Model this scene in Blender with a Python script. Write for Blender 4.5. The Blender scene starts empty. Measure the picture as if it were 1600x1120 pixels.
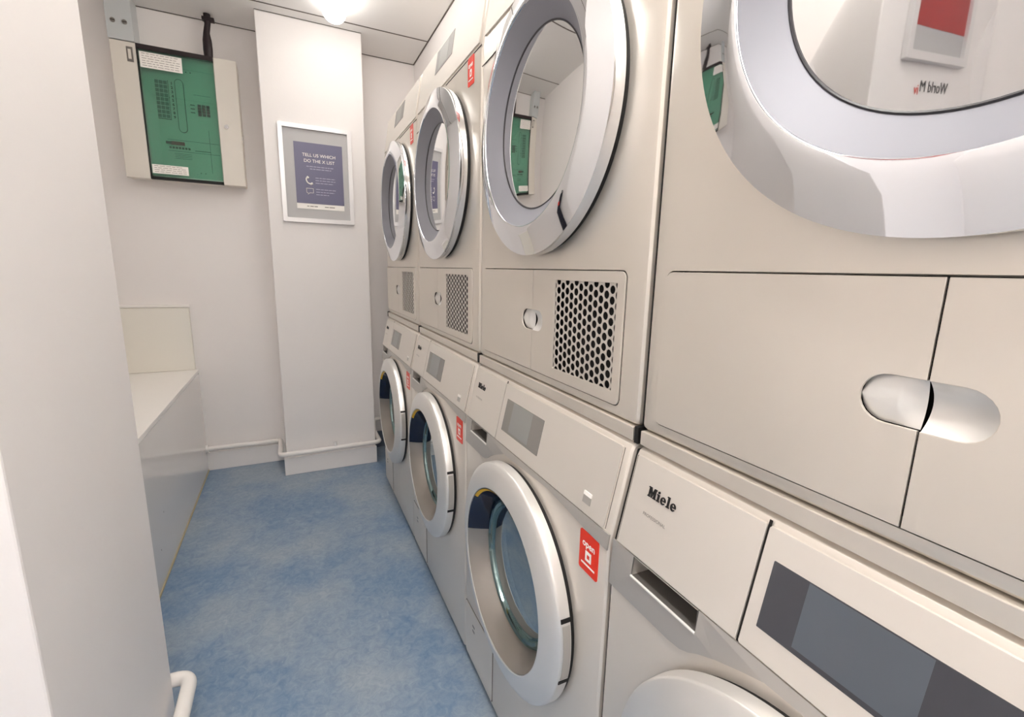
import bpy, bmesh, math, random
from mathutils import Vector, Matrix
random.seed(7)
scene = bpy.context.scene
COL = scene.collection

# ------------------------------------------------------------------ camera, world, lights, exposure
YAW, PIT, ROLL, CAM_Z, FOC = 0.4487, 0.1891, -0.0226, 1.0799, 718.13
cam_data = bpy.data.cameras.new('camera')
cam = bpy.data.objects.new('camera', cam_data); COL.objects.link(cam); scene.camera = cam
cam_data.sensor_width = 36.0
cam_data.lens = 36.0 * FOC / 1600.0
cam_data.clip_start = 0.01
R_ = Vector((math.cos(YAW), -math.sin(YAW), 0))
Fh = Vector((math.sin(YAW), math.cos(YAW), 0))
F_ = Fh * math.cos(PIT) - Vector((0, 0, math.sin(PIT)))
U_ = Fh * math.sin(PIT) + Vector((0, 0, math.cos(PIT)))
c_, s_ = math.cos(ROLL), math.sin(ROLL)
Rr = R_ * c_ - U_ * s_
Ur = R_ * s_ + U_ * c_
cam.matrix_world = Matrix(((Rr.x, Ur.x, -F_.x, 0), (Rr.y, Ur.y, -F_.y, 0), (Rr.z, Ur.z, -F_.z, CAM_Z), (0, 0, 0, 1)))

world = bpy.data.worlds.new('world'); scene.world = world; world.use_nodes = True
world.node_tree.nodes['Background'].inputs[0].default_value = (0.9, 0.93, 1.0, 1)
world.node_tree.nodes['Background'].inputs[1].default_value = 0.3
scene.view_settings.view_transform = 'Standard'
scene.view_settings.look = 'None'
scene.view_settings.gamma = 1
scene.view_settings.use_curve_mapping = False
scene.view_settings.exposure = 1.32
scene.cycles.max_bounces = 16
scene.cycles.diffuse_bounces = 10
scene.cycles.glossy_bounces = 6
LAMP_STRENGTH = 9.0


def area_light(name, loc, sx, sy, power, rot=(0, 0, 0), color=(1, 1, 1)):
    d = bpy.data.lights.new(name, 'AREA'); d.shape = 'RECTANGLE'; d.size = sx; d.size_y = sy
    d.energy = power; d.color = color
    o = bpy.data.objects.new(name, d); COL.objects.link(o); o.location = loc; o.rotation_euler = rot
    return o


# ------------------------------------------------------------------ helpers
def lin(c):
    return tuple((v / 12.92 if v <= 0.04045 else ((v + 0.055) / 1.055) ** 2.4) for v in [x / 255.0 for x in c[:3]]) + (1,)


def mat(name, rgb, metallic=0.0, rough=0.5, noise=0.0, nscale=8.0, bump=0.0, bscale=200.0, rvar=0.0, stretch=(1, 1, 1), emit=0.0, coat=0.0, spec=None):
    m = bpy.data.materials.new(name); m.use_nodes = True
    nt = m.node_tree; b = nt.nodes['Principled BSDF']
    b.inputs['Base Color'].default_value = lin(rgb); b.inputs['Metallic'].default_value = metallic
    b.inputs['Roughness'].default_value = rough
    if coat: b.inputs['Coat Weight'].default_value = coat; b.inputs['Coat Roughness'].default_value = 0.05
    if spec is not None: b.inputs['Specular IOR Level'].default_value = spec
    if emit:
        b.inputs['Emission Color'].default_value = lin(rgb); b.inputs['Emission Strength'].default_value = emit
    if noise or bump or rvar:
        tc = nt.nodes.new('ShaderNodeTexCoord'); mp = nt.nodes.new('ShaderNodeMapping')
        mp.inputs['Scale'].default_value = stretch
        nt.links.new(tc.outputs['Object'], mp.inputs['Vector'])
        n1 = nt.nodes.new('ShaderNodeTexNoise'); n1.inputs['Scale'].default_value = nscale; n1.inputs['Detail'].default_value = 5
        nt.links.new(mp.outputs[0], n1.inputs['Vector'])
        if noise:
            mr = nt.nodes.new('ShaderNodeMix'); mr.data_type = 'RGBA'
            c = lin(rgb)
            mr.inputs['A'].default_value = tuple(max(0, v * (1 - noise)) for v in c[:3]) + (1,)
            mr.inputs['B'].default_value = tuple(min(1, v * (1 + noise)) for v in c[:3]) + (1,)
            nt.links.new(n1.outputs['Fac'], mr.inputs['Factor']); nt.links.new(mr.outputs['Result'], b.inputs['Base Color'])
        if rvar:
            m2 = nt.nodes.new('ShaderNodeMapRange'); m2.inputs['From Min'].default_value = 0.3; m2.inputs['From Max'].default_value = 0.7
            m2.inputs['To Min'].default_value = max(0.02, rough - rvar); m2.inputs['To Max'].default_value = rough + rvar
            nt.links.new(n1.outputs['Fac'], m2.inputs['Value']); nt.links.new(m2.outputs[0], b.inputs['Roughness'])
        if bump:
            n2 = nt.nodes.new('ShaderNodeTexNoise'); n2.inputs['Scale'].default_value = bscale; n2.inputs['Detail'].default_value = 3
            nt.links.new(mp.outputs[0], n2.inputs['Vector'])
            bp = nt.nodes.new('ShaderNodeBump'); bp.inputs['Strength'].default_value = bump; bp.inputs['Distance'].default_value = 0.002
            nt.links.new(n2.outputs['Fac'], bp.inputs['Height']); nt.links.new(bp.outputs[0], b.inputs['Normal'])
    return m


def glass_mat(name, tint, refl, gloss=(0.9, 0.9, 0.9, 1), rough=0.02):
    m = bpy.data.materials.new(name); m.use_nodes = True; nt = m.node_tree
    for n in list(nt.nodes): nt.nodes.remove(n)
    out = nt.nodes.new('ShaderNodeOutputMaterial'); tr = nt.nodes.new('ShaderNodeBsdfTransparent'); gl = nt.nodes.new('ShaderNodeBsdfGlossy')
    mx = nt.nodes.new('ShaderNodeMixShader'); fr = nt.nodes.new('ShaderNodeLayerWeight'); fr.inputs['Blend'].default_value = 0.35
    mr = nt.nodes.new('ShaderNodeMapRange'); mr.inputs['To Min'].default_value = refl; mr.inputs['To Max'].default_value = min(1, refl + 0.6)
    tr.inputs['Color'].default_value = tint; gl.inputs['Color'].default_value = gloss; gl.inputs['Roughness'].default_value = rough
    nt.links.new(fr.outputs['Fresnel'], mr.inputs['Value']); nt.links.new(mr.outputs[0], mx.inputs[0])
    nt.links.new(tr.outputs[0], mx.inputs[1]); nt.links.new(gl.outputs[0], mx.inputs[2]); nt.links.new(mx.outputs[0], out.inputs[0])
    return m


def floor_mat():
    m = bpy.data.materials.new('blue_linoleum'); m.use_nodes = True; nt = m.node_tree; b = nt.nodes['Principled BSDF']
    b.inputs['Roughness'].default_value = 0.42
    b.inputs['Specular IOR Level'].default_value = 0.35
    tc = nt.nodes.new('ShaderNodeTexCoord')
    n1 = nt.nodes.new('ShaderNodeTexNoise'); n1.inputs['Scale'].default_value = 2.6; n1.inputs['Detail'].default_value = 6; n1.inputs['Roughness'].default_value = 0.55
    n2 = nt.nodes.new('ShaderNodeTexNoise'); n2.inputs['Scale'].default_value = 38; n2.inputs['Detail'].default_value = 6; n2.inputs['Roughness'].default_value = 0.75; n2.inputs['Distortion'].default_value = 1.2
    n3 = nt.nodes.new('ShaderNodeTexNoise'); n3.inputs['Scale'].default_value = 150; n3.inputs['Detail'].default_value = 2
    for n in (n1, n2, n3): nt.links.new(tc.outputs['Object'], n.inputs['Vector'])
    r1 = nt.nodes.new('ShaderNodeValToRGB')
    r1.color_ramp.elements[0].position = 0.40; r1.color_ramp.elements[0].color = lin((108, 136, 168))
    r1.color_ramp.elements[1].position = 0.60; r1.color_ramp.elements[1].color = lin((162, 172, 180))
    nt.links.new(n1.outputs['Fac'], r1.inputs['Fac'])
    r2 = nt.nodes.new('ShaderNodeValToRGB')
    r2.color_ramp.elements[0].position = 0.33; r2.color_ramp.elements[0].color = lin((90, 122, 158))
    r2.color_ramp.elements[1].position = 0.68; r2.color_ramp.elements[1].color = lin((168, 184, 197))
    nt.links.new(n2.outputs['Fac'], r2.inputs['Fac'])
    mx = nt.nodes.new('ShaderNodeMix'); mx.data_type = 'RGBA'; mx.inputs['Factor'].default_value = 0.42
    nt.links.new(r1.outputs[0], mx.inputs['A']); nt.links.new(r2.outputs[0], mx.inputs['B'])
    r3 = nt.nodes.new('ShaderNodeValToRGB')
    r3.color_ramp.elements[0].position = 0.70; r3.color_ramp.elements[0].color = (0, 0, 0, 1)
    r3.color_ramp.elements[1].position = 0.76; r3.color_ramp.elements[1].color = (0.35, 0.35, 0.35, 1)
    nt.links.new(n3.outputs['Fac'], r3.inputs['Fac'])
    m2 = nt.nodes.new('ShaderNodeMix'); m2.data_type = 'RGBA'; m2.inputs['B'].default_value = lin((190, 200, 207))
    nt.links.new(r3.outputs[0], m2.inputs['Factor']); nt.links.new(mx.outputs['Result'], m2.inputs['A'])
    nt.links.new(m2.outputs['Result'], b.inputs['Base Color'])
    return m


M = {}
M['wall'] = mat('white_wall_paint', (241, 237, 235), rough=0.55, noise=0.015, nscale=3, bump=0.12, bscale=90)
M['ceiling'] = mat('white_ceiling_tile', (236, 234, 232), rough=0.8, noise=0.01, nscale=4)
M['line'] = mat('grey_joint_shadow_gap', (105, 98, 92), rough=0.8)
M['floor'] = floor_mat()
M['laminate'] = mat('glossy_white_laminate', (238, 234, 230), rough=0.12, coat=0.4)
M['ledge_top'] = mat('satin_white_ledge', (246, 243, 239), rough=0.35)
M['cream'] = mat('cream_board', (240, 237, 228), rough=0.4)
M['seal'] = mat('beige_sealant', (190, 178, 146), rough=0.7)
M['pipe'] = mat('white_pipe_paint', (242, 238, 234), rough=0.25)
M['steel_up'] = mat('warm_brushed_steel', (224, 217, 207), metallic=0.62, rough=0.38, noise=0.05, nscale=5, rvar=0.06)
M['steel_lo'] = mat('grey_silver_steel', (224, 217, 208), metallic=0.42, rough=0.38, noise=0.04, nscale=5, rvar=0.05)
M['fascia'] = mat('satin_silver_fascia', (228, 222, 214), metallic=0.5, rough=0.36, noise=0.03, nscale=6, rvar=0.04)
M['fascia_up'] = mat('satin_dryer_fascia', (222, 216, 208), metallic=0.3, rough=0.55)
M['display_up'] = mat('matt_grey_display', (142, 138, 134), rough=0.5)
M['display_up_in'] = mat('matt_grey_display_inner', (158, 156, 152), rough=0.5)
M['recess'] = mat('painted_recess_shade', (96, 92, 88), rough=0.5)  # shade inside the drawer pull, put into the colour
M['band'] = mat('grey_band_steel', (192, 188, 183), metallic=0.55, rough=0.38)
M['ring'] = mat('silver_door_ring', (226, 224, 221), metallic=0.5, rough=0.28)
M['chrome'] = mat('polished_chrome', (236, 238, 242), metallic=1.0, rough=0.03)
M['funnel'] = mat('grey_funnel_metal', (140, 140, 147), metallic=0.35, rough=0.5)
M['funnel_lo'] = mat('grey_inner_funnel', (148, 142, 136), metallic=0.5, rough=0.3)
M['navy'] = mat('dark_navy_gloss', (12, 22, 48), rough=0.12)
M['yellow'] = mat('yellow_seal', (232, 182, 20), rough=0.4)
M['black'] = mat('black_rubber', (16, 14, 14), rough=0.6)
M['dark'] = mat('dark_gap', (26, 22, 20), rough=0.8)
M['display'] = mat('dark_glass_display', (52, 54, 62), rough=0.06, coat=0.6)
M['display_in'] = mat('slate_display_inner', (78, 86, 96), rough=0.06, coat=0.6)
M['display_grey'] = mat('grey_display', (132, 128, 124), rough=0.1)
M['display_grey_in'] = mat('grey_display_inner', (142, 143, 140), rough=0.1)
M['drum'] = mat('drum_steel', (165, 165, 170), metallic=0.9, rough=0.3)
M['hexmetal'] = mat('bright_perforated_metal', (214, 208, 200), metallic=0.5, rough=0.35)
M['ink'] = mat('black_ink', (18, 16, 18), rough=0.4)
M['greyink'] = mat('grey_ink', (138, 132, 126), rough=0.5)
M['red'] = mat('red_orange_sticker', (232, 48, 14), rough=0.35)
M['white'] = mat('white_print', (250, 246, 240), rough=0.5)
M['glass_dry'] = glass_mat('dryer_door_glass', (0.55, 0.55, 0.57, 1), 0.50)
M['glass_wash'] = glass_mat('washer_door_glass', (0.45, 0.62, 0.68, 1), 0.48, gloss=(0.86, 0.95, 0.98, 1))
M['glass_rim'] = glass_mat('washer_glass_rim', (0.3, 0.55, 0.56, 1), 0.3, gloss=(0.7, 0.92, 0.92, 1))
M['handle_up'] = mat('satin_light_handle', (226, 224, 220), metallic=0.35, rough=0.3)
M['screw'] = mat('screw_metal', (150, 145, 140), metallic=0.9, rough=0.3)
M['green_glass'] = glass_mat('green_tinted_glass', (0.60, 0.84, 0.75, 1), 0.06)
M['board'] = mat('pale_breaker_board', (226, 232, 226), rough=0.6)
M['greenink'] = mat('dark_green_print', (60, 84, 72), rough=0.6)
M['boxgrey'] = mat('cream_enamel', (226, 220, 210), rough=0.4)
M['trunk'] = mat('blue_grey_enamel', (200, 204, 205), rough=0.4)
M['strap'] = mat('black_cable_strap', (34, 20, 24), rough=0.45)
M['frame'] = mat('silver_white_frame', (226, 224, 224), metallic=0.3, rough=0.3)
M['mat'] = mat('grey_poster_backing', (188, 187, 187), rough=0.5)
M['navyposter'] = mat('slate_blue_poster', (104, 102, 130), rough=0.35)
M['redposter'] = mat('red_poster', (168, 40, 40), rough=0.4)
M['blueboard'] = mat('dark_blue_fabric', (34, 40, 92), rough=0.8)
M['diffuser'] = mat('lit_lamp_diffuser', (255, 252, 247), rough=0.5, emit=LAMP_STRENGTH * 0.45)
M['diffuser_fill'] = mat('lit_fill_lamp_diffuser', (255, 252, 247), rough=0.5, emit=LAMP_STRENGTH * 1.25)  # stronger glow for the added fill lamps


def link(name, me, m=None, parent=None, smooth=None, bevel=None, bevseg=2):
    o = bpy.data.objects.new(name, me); COL.objects.link(o)
    if m is not None and len(me.materials) == 0: me.materials.append(M[m] if isinstance(m, str) else m)
    if parent is not None: o.parent = parent
    if bevel:
        b = o.modifiers.new('bevel', 'BEVEL'); b.width = bevel; b.segments = bevseg; b.limit_method = 'ANGLE'; b.angle_limit = math.radians(50)
    if smooth:
        for p in me.polygons: p.use_smooth = True
        e = math.radians(smooth)
        try: me.set_sharp_from_angle(angle=e)
        except Exception: pass
    return o


def bm_obj(name, bm, m=None, parent=None, **k):
    bmesh.ops.recalc_face_normals(bm, faces=bm.faces)
    me = bpy.data.meshes.new(name); bm.to_mesh(me); bm.free()
    return link(name, me, m, parent, **k)


def thing(name, label, cat, loc=(0, 0, 0), group=None):
    o = bpy.data.objects.new(name, None); COL.objects.link(o); o.empty_display_size = 0.05
    o['label'] = label; o['category'] = cat; o['_base'] = list(loc)
    if group: o['group'] = group
    return o


def settle(o):
    """put the Empty at the thing's base while its parts keep their place"""
    loc = Vector(o['_base']); del o['_base']
    o.location = loc
    for ch in o.children: ch.location = ch.location - loc


def tag(o, label, cat, group=None):
    o['label'] = label; o['category'] = cat
    if group: o['group'] = group
    return o


def struct(o):
    o['kind'] = 'structure'; return o


def add_box(bm, x0, x1, y0, y1, z0, z1):
    v = [bm.verts.new((x, y, z)) for x in (x0, x1) for y in (y0, y1) for z in (z0, z1)]
    for f in ((0, 1, 3, 2), (4, 6, 7, 5), (0, 4, 5, 1), (2, 3, 7, 6), (0, 2, 6, 4), (1, 5, 7, 3)):
        bm.faces.new([v[i] for i in f])


def box(name, x0, x1, y0, y1, z0, z1, m, parent=None, **k):
    bm = bmesh.new(); add_box(bm, x0, x1, y0, y1, z0, z1); return bm_obj(name, bm, m, parent, **k)


def add_tube(bm, pts, r, seg=12, cap=True):
    """tube along a polyline of points"""
    pts = [Vector(p) for p in pts]; rings = []
    prev = None
    for i, p in enumerate(pts):
        if i == 0: d = pts[1] - pts[0]
        elif i == len(pts) - 1: d = pts[-1] - pts[-2]
        else: d = (pts[i + 1] - p).normalized() + (p - pts[i - 1]).normalized()
        d.normalize()
        if prev is None:
            a = Vector((0, 0, 1)) if abs(d.z) < 0.9 else Vector((1, 0, 0))
            u = d.cross(a).normalized()
        else:
            u = (prev - d * prev.dot(d)).normalized()
        w = d.cross(u); prev = u
        rings.append([bm.verts.new(p + (u * math.cos(t) + w * math.sin(t)) * r) for t in [2 * math.pi * k / seg for k in range(seg)]])
    for a, b in zip(rings, rings[1:]):
        for k in range(seg): bm.faces.new((a[k], a[(k + 1) % seg], b[(k + 1) % seg], b[k]))
    if cap: bm.faces.new(rings[0][::-1]); bm.faces.new(rings[-1])


def rounded_path(pts, rad, n=6):
    """polyline with its corners turned into arcs"""
    P = [Vector(p) for p in pts]; out = [P[0]]
    for a, b, c in zip(P, P[1:], P[2:]):
        d1 = (a - b).normalized(); d2 = (c - b).normalized()
        r = min(rad, (a - b).length * 0.49, (c - b).length * 0.49)
        p1 = b + d1 * r; p2 = b + d2 * r
        for k in range(n + 1):
            t = k / n; out.append(p1 * (1 - t) ** 2 + b * 2 * t * (1 - t) + p2 * t ** 2)
    out.append(P[-1]); return out


def lathe(name, prof, yc, zc, m, parent=None, seg=96, closed=False, a0=0, a1=360, smooth=35):
    """profile of (x, r) turned about an axis along X"""
    bm = bmesh.new(); full = abs(a1 - a0) >= 359.9
    n = seg if full else max(3, int(seg * abs(a1 - a0) / 360))
    rings = []
    for k in range(n if full else n + 1):
        t = math.radians(a0 + (a1 - a0) * k / n)
        rings.append([bm.verts.new((x, yc + r * math.cos(t), zc + r * math.sin(t))) for x, r in prof])
    cnt = len(rings)
    for k in range(cnt if full else cnt - 1):
        A, B = rings[k], rings[(k + 1) % cnt]
        L = len(prof)
        for i in range(L if closed else L - 1):
            j = (i + 1) % L
            try: bm.faces.new((A[i], A[j], B[j], B[i]))
            except ValueError: pass
    if closed and not full:
        bm.faces.new(rings[0]); bm.faces.new(rings[-1][::-1])
    bmesh.ops.remove_doubles(bm, verts=bm.verts, dist=1e-6)
    return bm_obj(name, bm, m, parent, smooth=smooth)


def plate_bm(loops, xf, thick, bm=None):
    """flat sheet in the YZ plane: first loop outer, others holes; xf(y, z) = front face X; thick goes to +X"""
    own = bmesh.new(); edges = []
    for lp in loops:
        vs = [own.verts.new((xf(y, z), y, z)) for y, z in lp]
        for a, b in zip(vs, vs[1:] + vs[:1]): edges.append(own.edges.new((a, b)))
    bmesh.ops.triangle_fill(own, use_beauty=True, use_dissolve=False, edges=edges)
    own.verts.ensure_lookup_table()
    base = list(own.verts); faces = list(own.faces)
    bound = [e for e in own.edges if len(e.link_faces) == 1]
    cp = {v: own.verts.new((v.co.x + thick, v.co.y, v.co.z)) for v in base}
    for f in faces: own.faces.new([cp[v] for v in reversed(f.verts)])
    for e in bound:
        a, b = e.verts
        own.faces.new((a, b, cp[b], cp[a]))
    bmesh.ops.recalc_face_normals(own, faces=own.faces)
    if bm is None: return own
    me = bpy.data.meshes.new('tmp'); own.to_mesh(me); own.free(); bm.from_mesh(me); bpy.data.meshes.remove(me); return bm


def plate(name, loops, xf, thick, m, parent=None, **k):
    if not callable(xf): v = xf; xf = lambda y, z: v
    return bm_obj(name, plate_bm(loops, xf, thick), m, parent, **k)


def rrect(y0, y1, z0, z1, r, n=5, corners=(1, 1, 1, 1)):
    """rounded rectangle loop; corner order y1z1, y0z1, y0z0, y1z0"""
    if y0 > y1: y0, y1 = y1, y0
    C = [(y1, z1, 0), (y0, z1, 90), (y0, z0, 180), (y1, z0, 270)]; out = []
    for (y, z, a), on in zip(C, corners):
        if not on or r <= 0: out.append((y, z)); continue
        cy = y - r if y == y1 else y + r; cz = z - r if z == z1 else z + r
        for k in range(n + 1):
            t = math.radians(a + 90 * k / n); out.append((cy + r * math.cos(t), cz + r * math.sin(t)))
    return out


def text_mesh(txt, size, bold=0.0, align='LEFT', depth=0.0):
    cu = bpy.data.curves.new('lettering', 'FONT'); cu.body = txt; cu.size = size; cu.offset = bold; cu.align_x = align; cu.extrude = depth; cu.resolution_u = 3
    o = bpy.data.objects.new('lettering', cu); COL.objects.link(o)
    dg = bpy.context.evaluated_depsgraph_get(); me = bpy.data.meshes.new_from_object(o.evaluated_get(dg))
    bpy.data.objects.remove(o); bpy.data.curves.remove(cu)
    me.materials.clear()
    return me


def text_on(name, txt, size, mtx, m, parent=None, **k):
    me = text_mesh(txt, size, **k); me.transform(mtx); return link(name, me, m, parent)


def face_minus_x(x, y, z, sl=0.0):
    """text frame on a surface facing -X: text runs towards -Y, up is +Z leaning by sl"""
    up = Vector((sl, 0, 1)).normalized(); right = Vector((0, -1, 0)); nrm = right.cross(up)
    return Matrix(((right.x, up.x, nrm.x, x), (right.y, up.y, nrm.y, y), (right.z, up.z, nrm.z, z), (0, 0, 0, 1)))


def face_minus_y(x, y, z):
    return Matrix(((1, 0, 0, x), (0, 0, -1, y), (0, 1, 0, z), (0, 0, 0, 1)))


def cut(o, cutters):
    """carve cutters out of o and bake every modifier"""
    for c in cutters:
        md = o.modifiers.new('cut', 'BOOLEAN'); md.operation = 'DIFFERENCE'; md.object = c; md.solver = 'EXACT'
    dg = bpy.context.evaluated_depsgraph_get(); dg.update()
    me = bpy.data.meshes.new_from_object(o.evaluated_get(dg)); o.modifiers.clear(); o.data = me
    for c in cutters: bpy.data.objects.remove(c)
    for p in me.polygons: p.use_smooth = p.area < 0.003
    me.set_sharp_from_angle(angle=math.radians(25))
    return o


def cyl_cutter(x0, x1, yc, zc, r, seg=96):
    bm = bmesh.new(); add_tube(bm, [(x0, yc, zc), (x1, yc, zc)], r, seg)
    return bm_obj('cutter', bm)


def profile_body(name, prof, y0, y1, m, parent, bev=0.007):
    bm = bmesh.new()
    a = [bm.verts.new((x, y0, z)) for x, z in prof]; b = [bm.verts.new((x, y1, z)) for x, z in prof]
    n = len(prof)
    bm.faces.new(a); bm.faces.new(b[::-1])
    for i in range(n): bm.faces.new((a[i], a[(i + 1) % n], b[(i + 1) % n], b[i]))
    o = bm_obj(name, bm, m, parent)
    md = o.modifiers.new('bevel', 'BEVEL'); md.width = bev; md.segments = 3; md.limit_method = 'ANGLE'; md.angle_limit = math.radians(60)
    return o


# ------------------------------------------------------------------ the room
A_ = 0.4228; B_ = 0.3871; S1 = 0.4692; W = 0.6
YB, YC, ZC = 2.761, 2.537, 2.179
COLL, COLR = -0.070, 0.380
XL = -0.76            # left wall of the far part
struct(box('floor', -1.6, 1.3, -1.8, 2.9, -0.05, 0, 'floor'))
struct(box('wall_back', -1.6, 1.3, YB, YB + 0.1, 0, 2.3, 'wall'))
struct(box('wall_left', XL - 0.1, XL, 1.12, YB, 0, 2.3, 'wall'))
struct(box('wall_left_near', -0.9 - 0.1, -0.9, -1.8, 0.67, 0, 2.3, 'wall'))
struct(box('wall_right', 1.15, 1.25, -1.8, YB, 0, 2.3, 'wall'))
struct(box('wall_front', -1.0, 1.15, -1.9, -1.8, 0, 2.3, 'wall'))
struct(box('wall_column', COLL, COLR, YC, YB, 0, ZC, 'wall', bevel=0.004))
struct(box('wall_pillar', -0.9, -0.297, 0.665, 1.122, 0, ZC, 'wall', bevel=0.003))
struct(box('wall_bulkhead', 0.69, 1.15, -1.8, YB, 1.78, ZC, 'wall'))

# suspended ceiling: slab with joints between its tiles
c = struct(box('ceiling', -1.0, 1.25, -1.8, YB, ZC, ZC + 0.1, 'ceiling'))
bm = bmesh.new()
for yy in (2.465, 1.865, 1.265, 0.665, 0.065, -0.535, -1.135):
    add_box(bm, -0.76 if yy > 1.1 else -0.9, 0.69, yy - 0.0035, yy + 0.0035, ZC - 0.0015, ZC + 0.0005)
add_box(bm, 0.684, 0.690, -1.8, YB - 0.001, ZC - 0.002, ZC + 0.0005)
add_box(bm, XL, COLL, YB - 0.004, YB - 0.0005, ZC - 0.003, ZC + 0.0005)
add_box(bm, COLR, 0.69, YB - 0.004, YB - 0.0005, ZC - 0.003, ZC + 0.0005)
add_box(bm, COLL, COLR, YC - 0.003, YC - 0.0005, ZC - 0.002, ZC + 0.0005)
struct(bm_obj('trim_1', bm, 'line'))

# skirting boards
struct(box('baseboard_back', -0.452, COLL - 0.012, YB - 0.014, YB, 0, 0.10, 'wall', bevel=0.002))
struct(box('baseboard_column', COLL - 0.012, COLR + 0.004, YC - 0.012, YC, 0, 0.095, 'wall', bevel=0.002))
struct(box('baseboard_column_side', COLL - 0.012, COLL, YC, YB - 0.014, 0, 0.095, 'wall', bevel=0.002))
struct(box('baseboard_right', COLR + 0.004, 1.15, YB - 0.014, YB, 0, 0.10, mat('blue_grey_coving', (96, 104, 118), rough=0.5), bevel=0.002))

# boxed-in ledge on the left
t = thing('boxed_ledge', 'white boxed-in ledge along the left wall behind the pillar, glossy front panel', 'ledge', (-0.6, 1.95, 0))
box('ledge_top', XL + 0.001, -0.447, 1.13, YB - 0.001, 0.532, 0.55, 'ledge_top', t, bevel=0.002)
box('front_panel', -0.466, -0.45, 1.13, YB - 0.001, 0.008, 0.531, 'laminate', t)
o = box('backsplash', XL + 0.001, -0.459, YB - 0.024, YB - 0.001, 0.551, 0.866, 'cream', t, bevel=0.002)
box('backsplash_cap', XL + 0.001, -0.455, YB - 0.030, YB - 0.001, 0.867, 0.879, 'ledge_top', t, bevel=0.003)
bm = bmesh.new(); add_box(bm, -0.4498, -0.446, 1.13, YB - 0.016, 0.0, 0.007)
bm_obj('sealant_strip', bm, 'seal', t)
for (yy, zz) in ((1.78, 0.12), (1.86, 0.22)):
    bm = bmesh.new(); add_tube(bm, [(-0.4502, yy, zz), (-0.4488, yy, zz)], 0.003, 10)
    bm_obj('screw', bm, 'screw', t)
settle(t)

# heating pipes
bm = bmesh.new()
zp = 0.128
add_tube(bm, rounded_path([(-0.449, YB - 0.034, zp), (-0.098, YB - 0.034, zp), (-0.098, YC - 0.034, zp - 0.004), (0.398, YC - 0.034, zp), (0.398, 2.70, zp), (0.398, 2.72, 0.19), (0.62, 2.72, 0.19)], 0.025), 0.0125, 16)
add_tube(bm, [(0.168, YC - 0.034, zp), (0.168, YC - 0.034, zp + 0.034)], 0.008, 12)
pp = bm_obj('heating_pipe', bm, 'pipe', smooth=50)
tag(pp, 'thin white heating pipe running low round the foot of the far column', 'pipe')
bm = bmesh.new(); add_tube(bm, [(-0.449, YB - 0.034, zp), (-0.437, YB - 0.034, zp)], 0.021, 18)
o = bm_obj('pipe_collar', bm, 'pipe', pp, smooth=50)
for xx in (-0.25, 0.30):
    yy = (YB if xx < 0 else YC)
    box('pipe_clip', xx - 0.006, xx + 0.006, yy - 0.024, yy, zp - 0.008, zp + 0.004, 'pipe', pp)
bm = bmesh.new()
add_tube(bm, rounded_path([(-0.43, 1.150, 0.128), (-0.266, 1.150, 0.128), (-0.266, 0.635, 0.128), (-0.60, 0.635, 0.128)], 0.035, 8), 0.0155, 20)
pp = bm_obj('heating_pipe', bm, 'pipe', smooth=50)
tag(pp, 'thick white heating pipe with an elbow wrapping the foot of the near left pillar', 'pipe')
bm = bmesh.new(); add_box(bm, -0.297, -0.268, 0.86, 0.876, 0.112, 0.144)
bm_obj('pipe_clip', bm, 'pipe', pp)


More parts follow.
